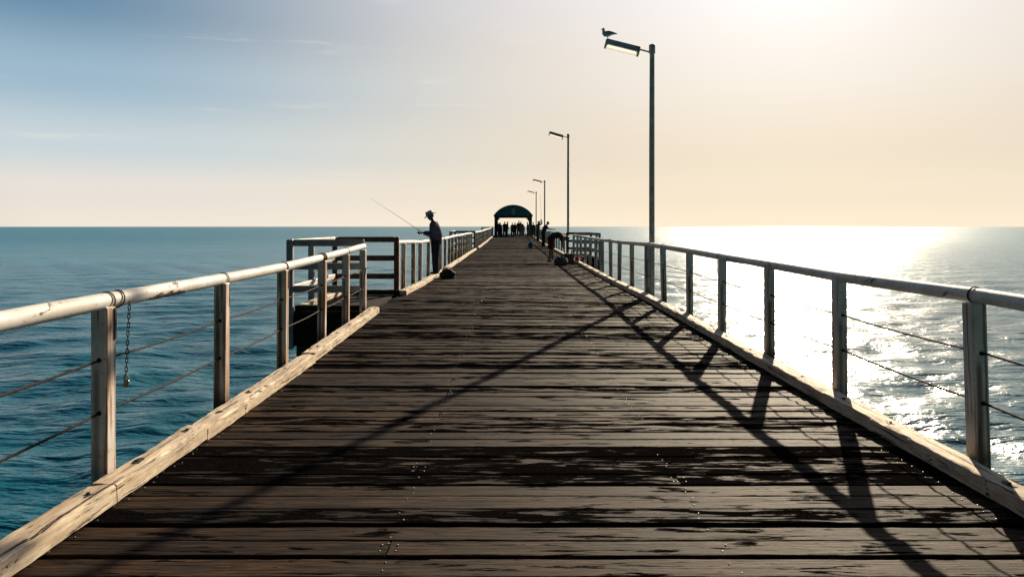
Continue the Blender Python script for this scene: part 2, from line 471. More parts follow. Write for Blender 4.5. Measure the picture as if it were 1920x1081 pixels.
# ------------------------------------------------------------------ kerbs
def kerb_run(name_label, x0, x1, cuts, side):
    y0 = cuts[0]
    t = thing('timber_kerb', name_label, 'kerb', (x0, y0, gz(x0, y0)), 0, 'kerb timbers along both pier edges')
    for i, (a, b) in enumerate(zip(cuts, cuts[1:])):
        m = MB(); near = a < 14
        dx = random.uniform(-.010, .010); dzz = random.uniform(-.006, .012)
        a2, b2 = a + .004, b - .004
        n = max(2, int((b2 - a2) / (.035 if near else 1.0)))
        hw, hh, bv = .071, .092, .011
        prof = [(-hw, 0), (-hw, hh - bv), (-hw + bv*.3, hh - bv*.3), (-hw + bv, hh), (-.02, hh + .001), (.02, hh + .001), (hw - bv, hh), (hw - bv*.3, hh - bv*.3), (hw, hh - bv), (hw, hh*.5), (hw, 0)]
        vs = []; k = len(prof); cx = (x0 + x1) / 2 + dx; sd = random.uniform(0, 99)
        for s in range(n + 1):
            y = a2 + (b2 - a2) * s / n
            wob = .004 * mn.noise(Vector((y * .7, sd, 0)))
            for j, (px, pz) in enumerate(prof):
                ex = .006 * mn.noise(Vector((y * 5, sd + j * .7, 3))) + .005 * mn.noise(Vector((y * 17, sd + j * 3, 3)))
                ez = (.005 * mn.noise(Vector((y * 4, sd + j * .7, 8))) + .004 * mn.noise(Vector((y * 15, sd + j * 3, 18)))) if pz > .02 else 0
                if not near: ex *= .6; ez *= .6
                if j in (2, 3, 6, 7): ez -= .030 * max(0, mn.noise(Vector((y * 3.4, sd + (0 if j < 4 else 20), 30))))
                vs.append((cx + wob + px + ex, y, gz(cx, y) + .004 + pz + ez + dzz))
        fs = []
        for s in range(n):
            for j in range(k):
                j2 = (j + 1) % k
                fs.append((s*k+j, s*k+j2, (s+1)*k+j2, (s+1)*k+j))
        fs.append(tuple(range(k-1, -1, -1))); fs.append(tuple(n*k+j for j in range(k)))
        m.add(vs, fs)
        o = m.build('timber', M['kerb'], t, 17)
        if a < 20:
            y = a2 + .35
            while y < b2 - .1:
                bl = MB()
                zc = gz(cx, y) + hh + dzz + .005; bx = cx + random.uniform(-.014, .014)
                pts = []
                for q in range(11):
                    u = 2 * math.pi * q / 11; rr = random.uniform(.55, 1.3)
                    pts.append((bx + .028 * rr * math.cos(u), y + .055 * rr * math.sin(u), zc))
                bl.add(pts + [(p[0], p[1], zc - .02) for p in pts], [tuple(range(11))] + [(q, q + 11, (q + 1) % 11 + 11, (q + 1) % 11) for q in range(11)])
                bl.tube([(bx - .004, y, zc - .002), (bx - .004, y, zc + .008)], .010, 6)
                bl.build('bolt_and_hole_shade', M['hole'], o, 30)  # raised dark patch painted for the shaded recess, with the bolt in it
                y += random.uniform(.45, .95)
    return t
K = -2.155
kerb_run('bleached kerb timbers below the near white railing, ending beside the first gap in it', K, K + .142, [-4, .4, 3.62, 4.70, 7.28, 10.83], -1)
kerb_run('pale kerb under the angler in the brimmed hat, beyond the first railed bay', K, K + .142, [13.62, 16.9, 19.2, 22.4, 27.5, 33, 38.5, 42.2], -1)
kerb_run('farthest pale kerb leading up to the arched shelter, past the second railed bay', K, K + .142, [44.8, 51, 57, 63, 69, 75, 81, 87.5], -1)
kerb_run('sun facing kerb with a shaded inner side under the near railing by the glitter', 2.482, 2.624, [-4, 4.42, 10.68, 15.2, 19.5, 24.6, 30.0], 1)
kerb_run('kerb running from the bending person past the standing anglers to the shelter', 2.482, 2.624, [33.6, 40, 47, 54, 61, 68, 75, 82, 87.5], 1)

# ------------------------------------------------------------------ railings
RZ = 1.013; RR = .044; WZ = (.70, .417)
def post_mesh():
    m = MB(); m.box((0, 0, (RZ - .03 - .30) / 2 ), (.09, .09, RZ - .03 + .30))
    me = m.mesh('post', [M['post'], M['hole']], smooth=35, bevel=.007)
    b = bmesh.new(); b.from_mesh(me)
    for z in WZ:
        for sy in (-1, 1):
            g = bmesh.ops.create_cone(b, cap_ends=True, segments=10, radius1=.014, radius2=.012, depth=.02, matrix=Matrix.Translation((.004, sy * .043, z)) @ Matrix.Rotation(R(90), 4, 'X'))
            fs = {f for v in g['verts'] for f in v.link_faces}
            for f in fs: f.material_index = 1
    b.to_mesh(me); b.free()
    return me
POST = post_mesh()
def spread(a, b, step):
    n = max(1, round((b - a) / step)); return [a + (b - a) * i / n for i in range(n + 1)]
def railing(label, X, ys, joints=3, end_rise=0, detail=True, leans=None):
    base = (X, ys[0], gz(X, ys[0]))
    t = thing('railing', label, 'railing', base, 0, 'white post and wire railings along the pier edges')
    for i, y in enumerate(ys):
        lx, ly = random.gauss(0, .006), random.gauss(0, .008)
        if leans and i in leans: lx, ly = leans[i]
        link('post', POST, t, (X - base[0], y - base[1], gz(X, y) - base[2]), (lx, ly, random.gauss(0, .02)))
    zj = [random.gauss(0, .006) for _ in ys]
    zj[-1] += end_rise
    def rz(y):
        for i in range(len(ys) - 1):
            if y <= ys[i+1] or i == len(ys) - 2:
                k = (y - ys[i]) / (ys[i+1] - ys[i]); return (zj[i] * (1 - k) + zj[i+1] * k) + gz(X, y) + RZ
        return gz(X, y) + RZ
    # the top rail in lengths, butted over the posts
    cuts = [ys[0] - .06]; i = joints
    while i < len(ys) - 1: cuts.append(ys[i] + .03); i += random.choice((1, 2, 2, 3)) if detail else 5
    cuts.append(ys[-1] + .05)
    for a, b in zip(cuts, cuts[1:]):
        m = MB(); n = max(3, int((b - a) / (.05 if (a < 9 and detail) else .4)))
        sd = random.uniform(0, 50); rr = RR * random.uniform(.97, 1.04); dx = random.gauss(0, .003)
        pts = []; k = 18 if a < 12 else 10
        vs = []
        for s in range(n + 1):
            y = a + .003 + (b - a - .006) * s / n
            for j in range(k):
                u = 2 * math.pi * j / k
                r = rr * (1 + (.03 * mn.noise(Vector((y * 1.3, sd, math.cos(u) * 1.5))) + .022 * mn.noise(Vector((y * 9, sd + math.sin(u), math.cos(u) * 3)))))
                if s in (0, n): r *= .965
                vs.append((X + dx + r * math.cos(u), y, rz(y) + r * math.sin(u)))
        fs = [(s*k+j, s*k+(j+1) % k, (s+1)*k+(j+1) % k, (s+1)*k+j) for s in range(n) for j in range(k)]
        fs.append(tuple(range(k-1, -1, -1))); fs.append(tuple(n*k+j for j in range(k)))
        m.add(vs, fs); m.build('top_rail', M['rail'], t, 60)
    if detail:
        for c in cuts[1:-1]:
            if c > 22: break
            m = MB(); ring = [(X + (RR + .0035) * math.cos(u), c, rz(c) + (RR + .0035) * math.sin(u)) for u in [2 * math.pi * q / 20 for q in range(21)]]
            m.tube(ring, .0042, 5, lat=(0, 1, 0)); m.box((X + (.049 if X < 0 else -.049), c, rz(c) - RR - .08), (.006, .014, .17))
            m.build('strap', M['rust'], t, 40)
    for wz in WZ:
        m = MB(); pts = []
        for a, b in zip(ys, ys[1:]):
            for q in range(4):
                k = q / 4; y = a + (b - a) * k
                pts.append((X + .004, y, gz(X, y) + wz - .012 * 4 * k * (1 - k)))
        pts.append((X + .004, ys[-1], gz(X, ys[-1]) + wz))
        m.tube(pts, .0065 if detail else .008, 6); m.build('wire', M['wire'], t, 60)
    return t, rz
ysL1 = [-3.5, -2.0, -.5, .95, 2.4, 3.856, 5.425, 6.88, 8.30, 9.50, 10.62]
railL, rzL = railing('near white railing with a chain hanging on it, ending at the first gap', -2.21, ysL1, 5, .02, True, {5: (0, 0), 6: (0, .006), 10: (0, 0)})
ysL2 = [13.85, 14.6, 16.1, 17.3, 19.0, 20.7] + spread(22.3, 39.7, 1.6)
railing('railing the angler in the brimmed hat stands at, between the two railed bays', -2.21, ysL2, 3)
railing('far railing meeting the post of the arched shelter, past the second railed bay', -2.21, spread(43.4, 86, 1.9), 4, 0, False)
ysR1 = [-4.3, -2.6, -.9, .8, 2.45, 4.07, 5.79, 7.37, 9.04, 10.66, 12.45, 14.0, 15.74, 17.6, 19.1, 20.8, 22.4] + spread(24, 30.4, 1.6)
railR, rzR = railing('near white railing standing against the sun glitter, tallest lamp pole behind it', 2.68, ysR1, 5, 0, True, {5: (0, -.03), 6: (0, -.008), 10: (0, -.02), 11: (0, .0)})
railing('far railing behind the standing anglers, from the farther railed bay to the shelter', 2.68, spread(33.9, 86, 1.9), 4, 0, False)
# brace beside the end post of the near left railing
m = MB(); m.tube([(-2.165, 10.60, gz(-2.2, 10.6) + .72), (-2.16, 10.20, gz(-2.2, 10.2) + .1)], .012, 6); m.build('brace', M['post'], railL, 60)
# wire lashing on the rail above a post
m = MB()
for q in range(6):
    c = 8.24 + q * .022
    m.tube([(-2.21 + (RR + .006) * math.cos(u), c + .02 * math.sin(u * .5), rzL(c) + (RR + .006) * math.sin(u)) for u in [2 * math.pi * w / 16 for w in range(17)]], .007, 5, lat=(0, 1, 0))
m.build('lashing', M['rust'], railL, 60)
# flaked, rusted patch on the rail just past the chain
m = MB(); n = 14
for s in range(n):
    for j in range(6):
        u0 = R(-62 + j * 9 + random.uniform(-3, 3)); y0 = 4.29 + s * .034
        if j > 3 and random.random() < .5: continue
        if j > 4 and random.random() < .5: continue
        if s in (0, n-1) and random.random() < .4: continue
        r = RR * 1.055
        q = [(-2.21 + r * math.cos(u0 + du) , y0 + dy, rzL(y0) + r * math.sin(u0 + du)) for du, dy in ((0, 0), (R(9), .004), (R(10), .033), (R(-1), .036))]
        m.add(q + [(p[0] * 1 - .004 * math.cos(u0), p[1], p[2] - .004 * math.sin(u0)) for p in q], [(0,1,2,3), (0,1,5,4), (1,2,6,5), (2,3,7,6), (3,0,4,7)])
m.build('rust_patch', M['rust'], railL, 0)

# hanging chain with padlock
cx0, cy0 = -2.155, 4.0
chain = thing('chain', 'dark chain with a padlock hanging from the near white rail', 'chain', (cx0, cy0, rzL(cy0)))
m = MB()
m.tube([(-2.21 + (RR + .004) * math.cos(u), 3.98 + .015 * math.sin(u), rzL(cy0) + (RR + .004) * math.sin(u)) for u in [2 * math.pi * w / 18 for w in range(19)]], .0042, 6, lat=(0, 1, 0))
zz = rzL(cy0) - .025; i = 0
while zz > rzL(cy0) - .44:
    k = (rzL(cy0) - zz) / .46
    c = Vector((cx0 + .01 - .012 * k, cy0 - .02 * k, zz)); w = .0055; L = .0155
    ring = []
    for q in range(13):
        u = 2 * math.pi * q / 12
        a = math.cos(u) * w; b = math.sin(u) * w + (L - w if math.sin(u) > 0 else -(L - w))
        ring.append(c + (Vector((a, a * .5, b)) if i % 2 else Vector((-a * .5, a, b))))
    m.tube(ring, .0026, 5); zz -= .0245; i += 1
m.build('links', M['chain'], chain, 60)
m = MB(); zb = zz - .028
m.box((cx0 + .003, cy0 - .025, zb), (.026, .016, .040), Matrix.Rotation(R(14), 3, 'Y'))
m.build('padlock', M['brass'], chain, 35, .003)
m = MB(); m.tube([(cx0 + .003 + .012 * math.cos(u), cy0 - .025, zb + .022 + .026 * math.sin(u)) for u in [math.pi * q / 8 for q in range(9)]], .0035, 6)
m.build('shackle', M['chain'], chain, 60)

# ------------------------------------------------------------------ railed bays
def bay(label, X0, X1, y0, y1, first):
    """a small platform outside the deck edge with plank railings on three sides"""
    sgn = -1 if X1 < X0 else 1
    zb = gz(X0, (y0 + y1) / 2)
    t = thing('railed_bay', label, 'platform', (X1, y0, zb), 0, 'railed bays beside the pier')
    fl = MB(); y = y0 + .02
    while y < y1 - .1:
        w = random.uniform(.15, .17); fl.box(((X0 + X1) / 2 + sgn * .012, y + w / 2, zb - .03), (abs(X1 - X0) - .03, w, .05)); y += w + .01
    fl.build('floor_boards', M['dark_timber'], t, 0)
    hs = (1.06, .70, .35)
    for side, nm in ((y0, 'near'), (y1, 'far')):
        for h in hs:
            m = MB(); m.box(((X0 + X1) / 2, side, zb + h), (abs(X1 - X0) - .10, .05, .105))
            m.build('cross_rail', M['shade_grey'] if nm == 'near' else M['brown_timber'], t, 35, .012)
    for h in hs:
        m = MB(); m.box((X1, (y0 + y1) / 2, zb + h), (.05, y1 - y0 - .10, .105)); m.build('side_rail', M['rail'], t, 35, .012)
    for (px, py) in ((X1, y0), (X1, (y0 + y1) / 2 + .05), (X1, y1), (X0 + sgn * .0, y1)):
        m = MB(); m.box((px + (sgn * .078 if py not in (y0, y1) else 0), py, zb + .27), (.098, .098, 1.68)); m.build('post', M['brown_timber'] if py == y1 else M['shade_grey'], t, 35, .014)
    for (a, b) in (((X0 - sgn * .0, y0 + .08), (X1, y0 + .08)), ((X0 - sgn * .14, y1 - .1), (X1, y1 - .1))):
        m = MB(); m.box(((a[0] + b[0]) / 2, a[1], zb + .05), (abs(b[0] - a[0]) - .12, .12, .09)); m.build('kerb_timber', M['dark_timber'], t, 30, .012)
    m = MB(); m.box((X1 - sgn * .13, (y0 + y1) / 2, zb + .05), (.12, y1 - y0 - .4, .09)); m.build('kerb_timber', M['kerb'], t, 30, .012)
    for py in (y0 + .06, (y0 + y1) / 2, y1 - .06):
        m = MB(); m.box(((X0 + X1) / 2 - sgn * .3, py, zb - .30), (abs(X1 - X0) + .9, .12, .46)); m.build('bearer', M['dark_timber'], t, 30, .01)
    m = MB(); m.box((X1 + sgn * .02, (y0 + y1) / 2, zb - .22), (.06, y1 - y0 - .2, .30)); m.build('fascia', M['dark_timber'], t, 30, .006)
    for py in (y0 + .25, y1 - .25):
        m = MB(); m.tube([(X1 - sgn * .15, py, zb - .54), (X1 - sgn * .1, py, -6.5)], .13, 10); m.build('pile', M['pile'], t, 60)
    return t
bay('near railed bay with sunlit rails off the left pier edge, at the first gap', -2.21, -3.40, 10.95, 13.75, True)
bay('second railed bay on the left edge, past the angler in the brimmed hat', -2.21, -3.40, 39.8, 43.3, False)
bay('small railed bay on the left edge right beside the arched shelter', -2.21, -3.40, 82.5, 86.5, False)
bay('railed bay on the right edge behind the bending person, a lamp pole at its corner', 2.68, 3.80, 30.5, 33.8, False)

# ------------------------------------------------------------------ street lamps
def lamp(label, X, y, H, first=None):
    g = gz(X, y)
    if first is not None:
        t = copy_tree(first); t.location = (X, y, g - .35); relabel(t, label); return t
    t = thing('street_lamp', label, 'street lamp', (X, y, g - .35), 0, 'lamps on poles along the pier')
    m = MB(); m.tube([(0, 0, 0), (0, 0, 3.3), (.005, 0, H + .35)], [.056, .054, .048], 14); m.build('pole', M['pole'], t, 50, local=True)
    m = MB(); m.tube([(.005, 0, H + .20), (.005, 0, H + .355), (.005, 0, H + .372)], [.064, .064, .05], 14); m.build('pole_cap', M['pole'], t, 40, local=True)
    a = R(14); zt = H + .35 - .135
    rot = Matrix.Rotation(a, 3, 'Y')          # local -X tilts up
    def P(u, v, w): return Vector((0, 0, zt)) + rot @ Vector((-u, v, w))
    m = MB(); m.tube([P(.03, 0, 0), P(.42, 0, .004)], .017, 8); m.build('arm', M['housing'], t, 50, local=True)
    m = MB()
    poly = [(-.055, .035), (-.05, .062), (-.03, .072), (.03, .072), (.05, .062), (.055, .035), (.088, -.046), (-.088, -.046)]
    vs = [P(.25, v, w - .02) for v, w in poly] + [P(.92, v, w - .02) for v, w in poly]; n = len(poly)
    m.add(vs, [tuple(range(n)), tuple(range(2*n-1, n-1, -1))] + [(i, (i+1) % n, n + (i+1) % n, n + i) for i in range(n)])
    m.build('housing', M['housing'], t, 40, .004, local=True)
    d = MB(); sec = [(-.075, -.058)] + [(.075 * math.cos(u), -.058 + .085 * math.sin(u)) for u in [math.pi + math.pi * q / 10 for q in range(1, 10)]] + [(.075, -.058)]
    vs = [P(.275, v, w) for v, w in sec] + [P(.905, v, w) for v, w in sec]; n = len(sec)
    d.add(vs, [(i, i+1, n+i+1, n+i) for i in range(n - 1)])
    d.build('diffuser', M['diffuser'], t, 60, local=True)
    for u0, u1 in ((.245, .275), (.905, .935)):
        c = MB(); sec2 = [(-.083, -.03)] + [(.083 * math.cos(u), -.055 + .094 * math.sin(u)) for u in [math.pi + math.pi * q / 10 for q in range(1, 10)]] + [(.083, -.03), (.06, .035), (-.06, .035)]
        n2 = len(sec2); vs = [P(u0, v, w) for v, w in sec2] + [P(u1, v, w) for v, w in sec2]
        c.add(vs, [tuple(range(n2)), tuple(range(2*n2-1, n2-1, -1))] + [(i, (i+1) % n2, n2 + (i+1) % n2, n2 + i) for i in range(n2)])
        c.build('end_cap', M['housing'], t, 40, local=True)
    tb = MB(); tb.tube([P(.30, 0, -.082), P(.88, 0, -.082)], .022, 10); tb.build('fluorescent_tube', M['lamp_tube'], t, 60, local=True)
    return t
L1 = lamp('tallest looking grey lamp on a pole, with the seagull standing on it', 2.775, 14.0, 4.93)
lamp('lamp pole rising at the corner of the right railed bay, over the bending person', 2.75, 34.2, 5.0, L1).scale = (1, 1, 1.165)
lamp('small distant lamp pole directly behind the dark blue shirted angler', 2.64, 55.7, 4.93, L1)
lamp('farthest and smallest lamp pole, next to the arched shelter', 2.72, 76.7, 4.93, L1)

# ------------------------------------------------------------------ seagull on the lamp
def remesh(mb, name, mats, vox, smooth_it=6, parent=None, extra=None):
    me = mb.mesh(name, mats, smooth=0)
    o = bpy.data.objects.new(name, me); COL.objects.link(o)
    r = o.modifiers.new('r', 'REMESH'); r.mode = 'VOXEL'; r.voxel_size = vox
    if smooth_it:
        s = o.modifiers.new('s', 'SMOOTH'); s.factor = .5; s.iterations = smooth_it
    dg = bpy.context.evaluated_depsgraph_get(); dg.update()
    res = bpy.data.meshes.new_from_object(o.evaluated_get(dg)); res.name = name
    bpy.data.objects.remove(o); bpy.data.meshes.remove(me)
    if not res.materials: 
        for m_ in (mats if isinstance(mats, (list, tuple)) else [mats]): res.materials.append(m_)
    if extra:
        b = bmesh.new(); b.from_mesh(res)
        for c, rad in extra:
            g = bmesh.ops.create_uvsphere(b, u_segments=8, v_segments=6, radius=rad, matrix=Matrix.Translation(c))
            for v in g['verts']:
                for f in v.link_faces: f.material_index = 1
        b.to_mesh(res); b.free()
    res.polygons.foreach_set('use_smooth', [True] * len(res.polygons))
    return link(name, res, parent)
bx = 2.775 - .87; bz = gz(2.775, 14) + 4.93 - .135 + .87 * math.sin(R(14)) + .055
gull = thing('seagull', 'small grey and white gull standing on the outer end of the tallest lamp', 'bird', (bx, 14.0, bz))
M['gull'] = simple('gull_feathers', (.7, .7, .7), .8, 0, .15, 30, .2); M['gull_wing'] = simple('gull_wing_grey', (.35, .37, .39), .8, 0, .2, 30, .2)
M['bill'] = simple('gull_bill', (.12, .04, .03), .5)
b = MB()
b.tube([(-.082, 0, .150), (-.075, 0, .125), (-.05, 0, .098), (0, 0, .088), (.055, 0, .096), (.10, 0, .105), (.14, 0, .104)], [(.025, .024), (.042, .044), (.052, .052), (.054, .050), (.040, .036), (.022, .018), (.016, .006)], 14, lat=(0, 1, 0), round_ends=True)
b.ell((-.084, 0, .196), (.029, .025, .026)); b.tube([(-.078, 0, .14), (-.083, 0, .19)], [.033, .025], 12)
remesh(b, 'body', [M['gull']], .006, 5, gull)
b = MB(); b.tube([(-.108, 0, .194), (-.128, 0, .190), (-.140, 0, .184)], [.007, .0055, .002], 8); b.build('bill', M['bill'], gull, 60, local=True)
for s in (-1, 1):
    b = MB(); b.tube([(-.055, s*.05, .112), (0, s*.056, .108), (.07, s*.042, .112), (.13, s*.018, .110), (.19, s*.010, .100)], [(.006, .030), (.009, .042), (.008, .030), (.006, .017), (.002, .004)], 12, lat=(0, 1, 0), round_ends=True); b.build('wing', M['gull_wing'], gull, 60, local=True)
    b = MB(); b.tube([(.0, s*.02, .06), (.004, s*.02, .030), (-.004, s*.021, -.018)], [.006, .004, .004], 6)
    for a in (-.5, 0, .5): b.tube([(-.004, s*.021, -.016), (-.034, s*.021 + a*.022, -.014)], [.004, .0025], 5)
    b.build('leg', M['bill'], gull, 60, local=True)

# ------------------------------------------------------------------ shelter
SY0, SY1 = 86.6, 94.6
sh = thing('shelter', 'arched open shelter with a dark blue green gable across the far end', 'shelter', (.28, SY0, gz(0, SY0)))
gs = gz(0, SY0)
xl, xr = -2.0, 2.56; cxs = (xl + xr) / 2; ez = 2.66; az = 4.02
def arc(rw, z0, z1, n=22):
    out = []
    h = z1 - z0; Rr = (rw * rw + h * h) / (2 * h); c = z1 - Rr; th = math.asin(min(1, rw / Rr))
    for i in range(n + 1):
        u = -th + 2 * th * i / n
        out.append((cxs + Rr * math.sin(u), c + Rr * math.cos(u)))
    return out
o1 = arc(2.42, ez + .02, az); o2 = arc(2.34, ez - .03, az - .09)
m = MB(); m.prism(o1 + o2[::-1], 'y', SY0 - .35, SY1 + .35); m.build('roof', M['roof'], sh, 30)
for yy in (SY0 - .05, SY1 + .05):
    m = MB(); m.prism(arc(2.30, ez + .05, az - .12), 'y', yy - .03, yy + .03); g_ = m.build('gable', M['gable'], sh, 30)
    if yy < SY1:
        m = MB(); m.box((cxs, yy - .045, ez + .58), (.44, .03, .68)); m.build('sign', M['sign'], g_, 30)
    m = MB(); m.box((cxs, yy, ez - .05), (xr - xl + .1, .12, .19)); m.build('beam', M['shelter_post'], sh, 30, .01)
for px in (xl + .09, xr - .09):
    for py in (SY0, (SY0 + SY1) / 2, SY1):
        m = MB(); m.box((px, py, (ez - .16 + gs) / 2), (.2, .2, ez - .16 - gs)); m.build('post', M['shelter_post'], sh, 30, .01)
    m = MB(); m.box((px, (SY0 + SY1) / 2, ez - .08), (.16, SY1 - SY0 - .26, .18)); m.build('side_beam', M['shelter_post'], sh, 30)
    sg = 1 if px < cxs else -1
    for py in (SY0, SY1):
        m = MB(); m.prism([(px + sg*.08, ez - .16), (px + sg*.52, ez - .16), (px + sg*.42, ez - .22), (px + sg*.2, ez - .46), (px + sg*.08, ez - .62)], 'y', py - .07, py + .07); m.build('brace', M['shelter_post'], sh, 30)

# ------------------------------------------------------------------ people
def hand(mb, wrist, d, n, curl, side, s=1.0):
    """palm, four bent fingers of different lengths, thumb from the side of the palm"""
    d = Vector(d).normalized(); n = Vector(n); n = (n - d * n.dot(d)).normalized(); lat = d.cross(n) * side
    w = Vector(wrist)
    mb.tube([w, w + d*.03*s, w + d*.075*s, w + d*.095*s], [(.024*s, .019*s), (.036*s, .017*s), (.040*s, .015*s), (.037*s, .012*s)], 10, lat=lat)
    for i, (o, L) in enumerate(((-.028, .072), (-.0095, .082), (.0095, .077), (.027, .060))):
        p = w + d*.09*s + lat*o*s; pts = [p - d*.02*s]; ang = .2
        for seg in (.42, .33, .25):
            ang += curl * (1 if seg > .4 else 1.15)
            pts.append(pts[-1] + (d * math.cos(ang) + n * math.sin(ang)) * (L * seg * s + (.02 * s if seg > .4 else 0)))
        mb.tube(pts, [.0095*s, .0088*s, .0082*s, .0072*s], 8, round_ends=True)
    p = w + d*.035*s - lat*.030*s
    a = (d*.6 - lat*.75 + n*.3).normalized(); b2 = (d*.85 - lat*.15 + n*.6).normalized()
    mb.tube([p, p + a*.036*s, p + a*.036*s + b2*.028*s], [.0125*s, .0105*s, .008*s], 8, round_ends=True)

def person(label, loc, face, H=1.72, lean=.05, curve=.1, headp=.1, legs=None, arms=None, curl=.5, top=(.1,.1,.1), bottom=(.05,.05,.06), shoe=(.03,.03,.03),
           long_sleeve=True, shorts=False, hat=None, hair='hair', vox=.008, group=None, bulk=1.2, skirt=False, belly=0):
    s = H / 1.75
    t = thing('person', label, 'person', loc, face, group)
    legs = legs or ((.03, .03, .06), (-.03, .03, .06))
    Y = Vector((0, 1, 0))
    def dirp(a): return Vector((math.sin(a), 0, math.cos(a)))
    P = Vector((0, 0, 0)); W = P + dirp(lean * .55) * .16*s; C = W + dirp(lean + curve*.4) * .20*s; N = C + dirp(lean + curve) * .19*s
    HB = N + dirp(lean + curve + headp * .6) * .09*s; HC = HB + dirp(lean*.4 + curve + headp * 1.0) * .10*s
    hd = dirp(lean * .4 + curve + headp)
    J = []
    for i, (hipa, knee, spread_) in enumerate(legs):
        sg = 1 if i == 0 else -1
        hp = P + Vector((0, sg * .095*s, -.01*s))
        dth = Vector((math.sin(hipa), sg * spread_, -math.cos(hipa))).normalized()
        kn = hp + dth * .43*s
        dsh = Vector((math.sin(hipa - knee), sg * spread_ * .6, -math.cos(hipa - knee))).normalized()
        an = kn + dsh * .42*s
        J.append((hp, kn, an))
    low = min(j[2].z for j in J) - .075*s
    up = Vector((0, 0, -low))
    P += up; W += up; C += up; N += up; HB += up; HC += up; J = [tuple(p + up for p in j) for j in J]
    arms = arms or (((.05, .12, -1), (.15, .05, -1)), ((-.02, .12, -1), (.1, .05, -1)))
    A = []
    for i, (u, f) in enumerate(arms):
        sg = 1 if i == 0 else -1
        sp = dirp(lean + curve)
        shd = N - sp * .045*s + Y * sg * .175*s
        ud = Vector((u[0], sg * u[1], u[2])).normalized(); fd = Vector((f[0], sg * f[1], f[2])).normalized()
        el = shd + ud * .285*s; wr = el + fd * .255*s
        A.append((shd, el, wr, fd))
    # body: one continuous skin
    b = MB()
    b.tube([P - Vector((0,0,.06*s)), P, W, C, N - dirp(lean+curve)*.03*s, N], [(.12*s, .085*s), (.155*s, .105*s), (.135*s, (.095+belly)*s), (.155*s, .105*s), (.13*s, .08*s), (.06*s, .055*s)], 16, lat=Y)
    b.tube([N - dirp(lean+curve)*.04*s, N, HB, HC], [.058*s, .052*s, .05*s, .05*s], 12)
    rot = hd.to_track_quat('Z', 'Y').to_matrix()
    fwd = Vector((hd.z, 0, -hd.x))
    b.ell(HC + hd*.02*s, (.092*s, .076*s, .095*s), Matrix((fwd, Y, hd)).transposed(), 16, 12)
    b.ell(HC - hd*.05*s + fwd*.035*s, (.055*s, .052*s, .06*s), Matrix((fwd, Y, hd)).transposed(), 12, 10)
    b.tube([HC + fwd*.085*s + hd*.025*s, HC + fwd*.108*s - hd*.012*s, HC + fwd*.088*s - hd*.02*s], [.008*s, .013*s, .008*s], 8)
    for sg in (1, -1): b.ell(HC + Y*sg*.078*s, (.018*s, .009*s, .03*s), Matrix((fwd, Y, hd)).transposed(), 8, 6)
    for (hp, kn, an) in J:
        b.tube([hp + Vector((0,0,.03*s)), hp.lerp(kn, .35), kn, kn.lerp(an, .35), an, an - Vector((0,0,.04*s))], [.085*s, .078*s, .053*s, .055*s, .037*s, .036*s], 12)
        b.tube([an + Vector((-.03*s, 0, -.045*s)), an + Vector((.06*s, 0, -.047*s)), an + Vector((.15*s, 0, -.058*s))], [(.034*s, .032*s), (.04*s, .03*s), (.036*s, .018*s)], 10, lat=Y, round_ends=True)
    for i, (shd, el, wr, fd) in enumerate(A):
        b.tube([N - dirp(lean+curve)*.05*s + Y*(1 if i == 0 else -1)*.06*s, shd], [.06*s, .056*s], 12)
        b.tube([shd, shd.lerp(el, .4), el, el.lerp(wr, .3), wr], [.052*s, .046*s, .038*s, .038*s, .026*s], 12, round_ends=True)
        nn = Vector((0, 0, 1)) if abs(fd.z) < .6 else Vector((1, 0, 0))
        if vox < .014: hand(b, wr, fd, -nn if abs(fd.z) < .6 else nn, curl, 1 if i == 0 else -1, s)
        else: hand(b, wr, fd, nn, .3, 1 if i == 0 else -1, s * 1.1)
    eyes = [(HC + fwd*.088*s + Y*sg*.031*s + hd*.018*s, .010*s) for sg in (1, -1)]
    remesh(b, 'body', [M['skin'], M['eye']], min(vox, .009) * s, 3, t, eyes)
    class CB(MB):
        def tube(self, pts, rad, n=8, **k):
            MB.tube(self, pts, [(r[0]*(1+(bulk-1)*.5), r[1]*bulk) if isinstance(r, tuple) else r*bulk for r in rad], n, **k)
    c = CB()
    c.tube([P - Vector((0,0,.05*s)), P + Vector((0,0,.02*s)), W, C, N - dirp(lean+curve)*.03*s, N + dirp(lean+curve)*.012*s], [(.165*s, .118*s), (.168*s, .12*s), (.150*s, (.108+belly)*s), (.168*s, .118*s), (.14*s, .092*s), (.075*s, .068*s)], 16, lat=Y)
    for i, (shd, el, wr, fd) in enumerate(A):
        c.tube([N - dirp(lean+curve)*.06*s + Y*(1 if i == 0 else -1)*.06*s, shd], [.075*s, .068*s], 12)
        if long_sleeve: c.tube([shd, shd.lerp(el, .4), el, el.lerp(wr, .4), el.lerp(wr, .9)], [.067*s, .060*s, .054*s, .050*s, .042*s], 12, round_ends=False)
        else: c.tube([shd, shd.lerp(el, .4), shd.lerp(el, .75)], [.067*s, .062*s, .062*s], 12)
    remesh(c, 'shirt', [cloth('shirt_cloth', top)], max(vox, .010) * s, 4, t)
    c = CB()
    c.tube([P + Vector((0,0,.09*s)), P + Vector((0,0,.0)), P - Vector((0,0,.08*s))], [(.158*s, .116*s), (.172*s, .126*s), (.15*s, .115*s)], 16, lat=Y)
    for (hp, kn, an) in J:
        if shorts: c.tube([hp + Vector((0,0,.02*s)), hp.lerp(kn, .4), hp.lerp(kn, .92)], [.102*s, .098*s, .088*s], 12)
        else: c.tube([hp + Vector((0,0,.02*s)), hp.lerp(kn, .4), kn, kn.lerp(an, .4), an + Vector((-.01*s, 0, -.02*s))], [.100*s, .094*s, .074*s, .070*s, .062*s], 12)
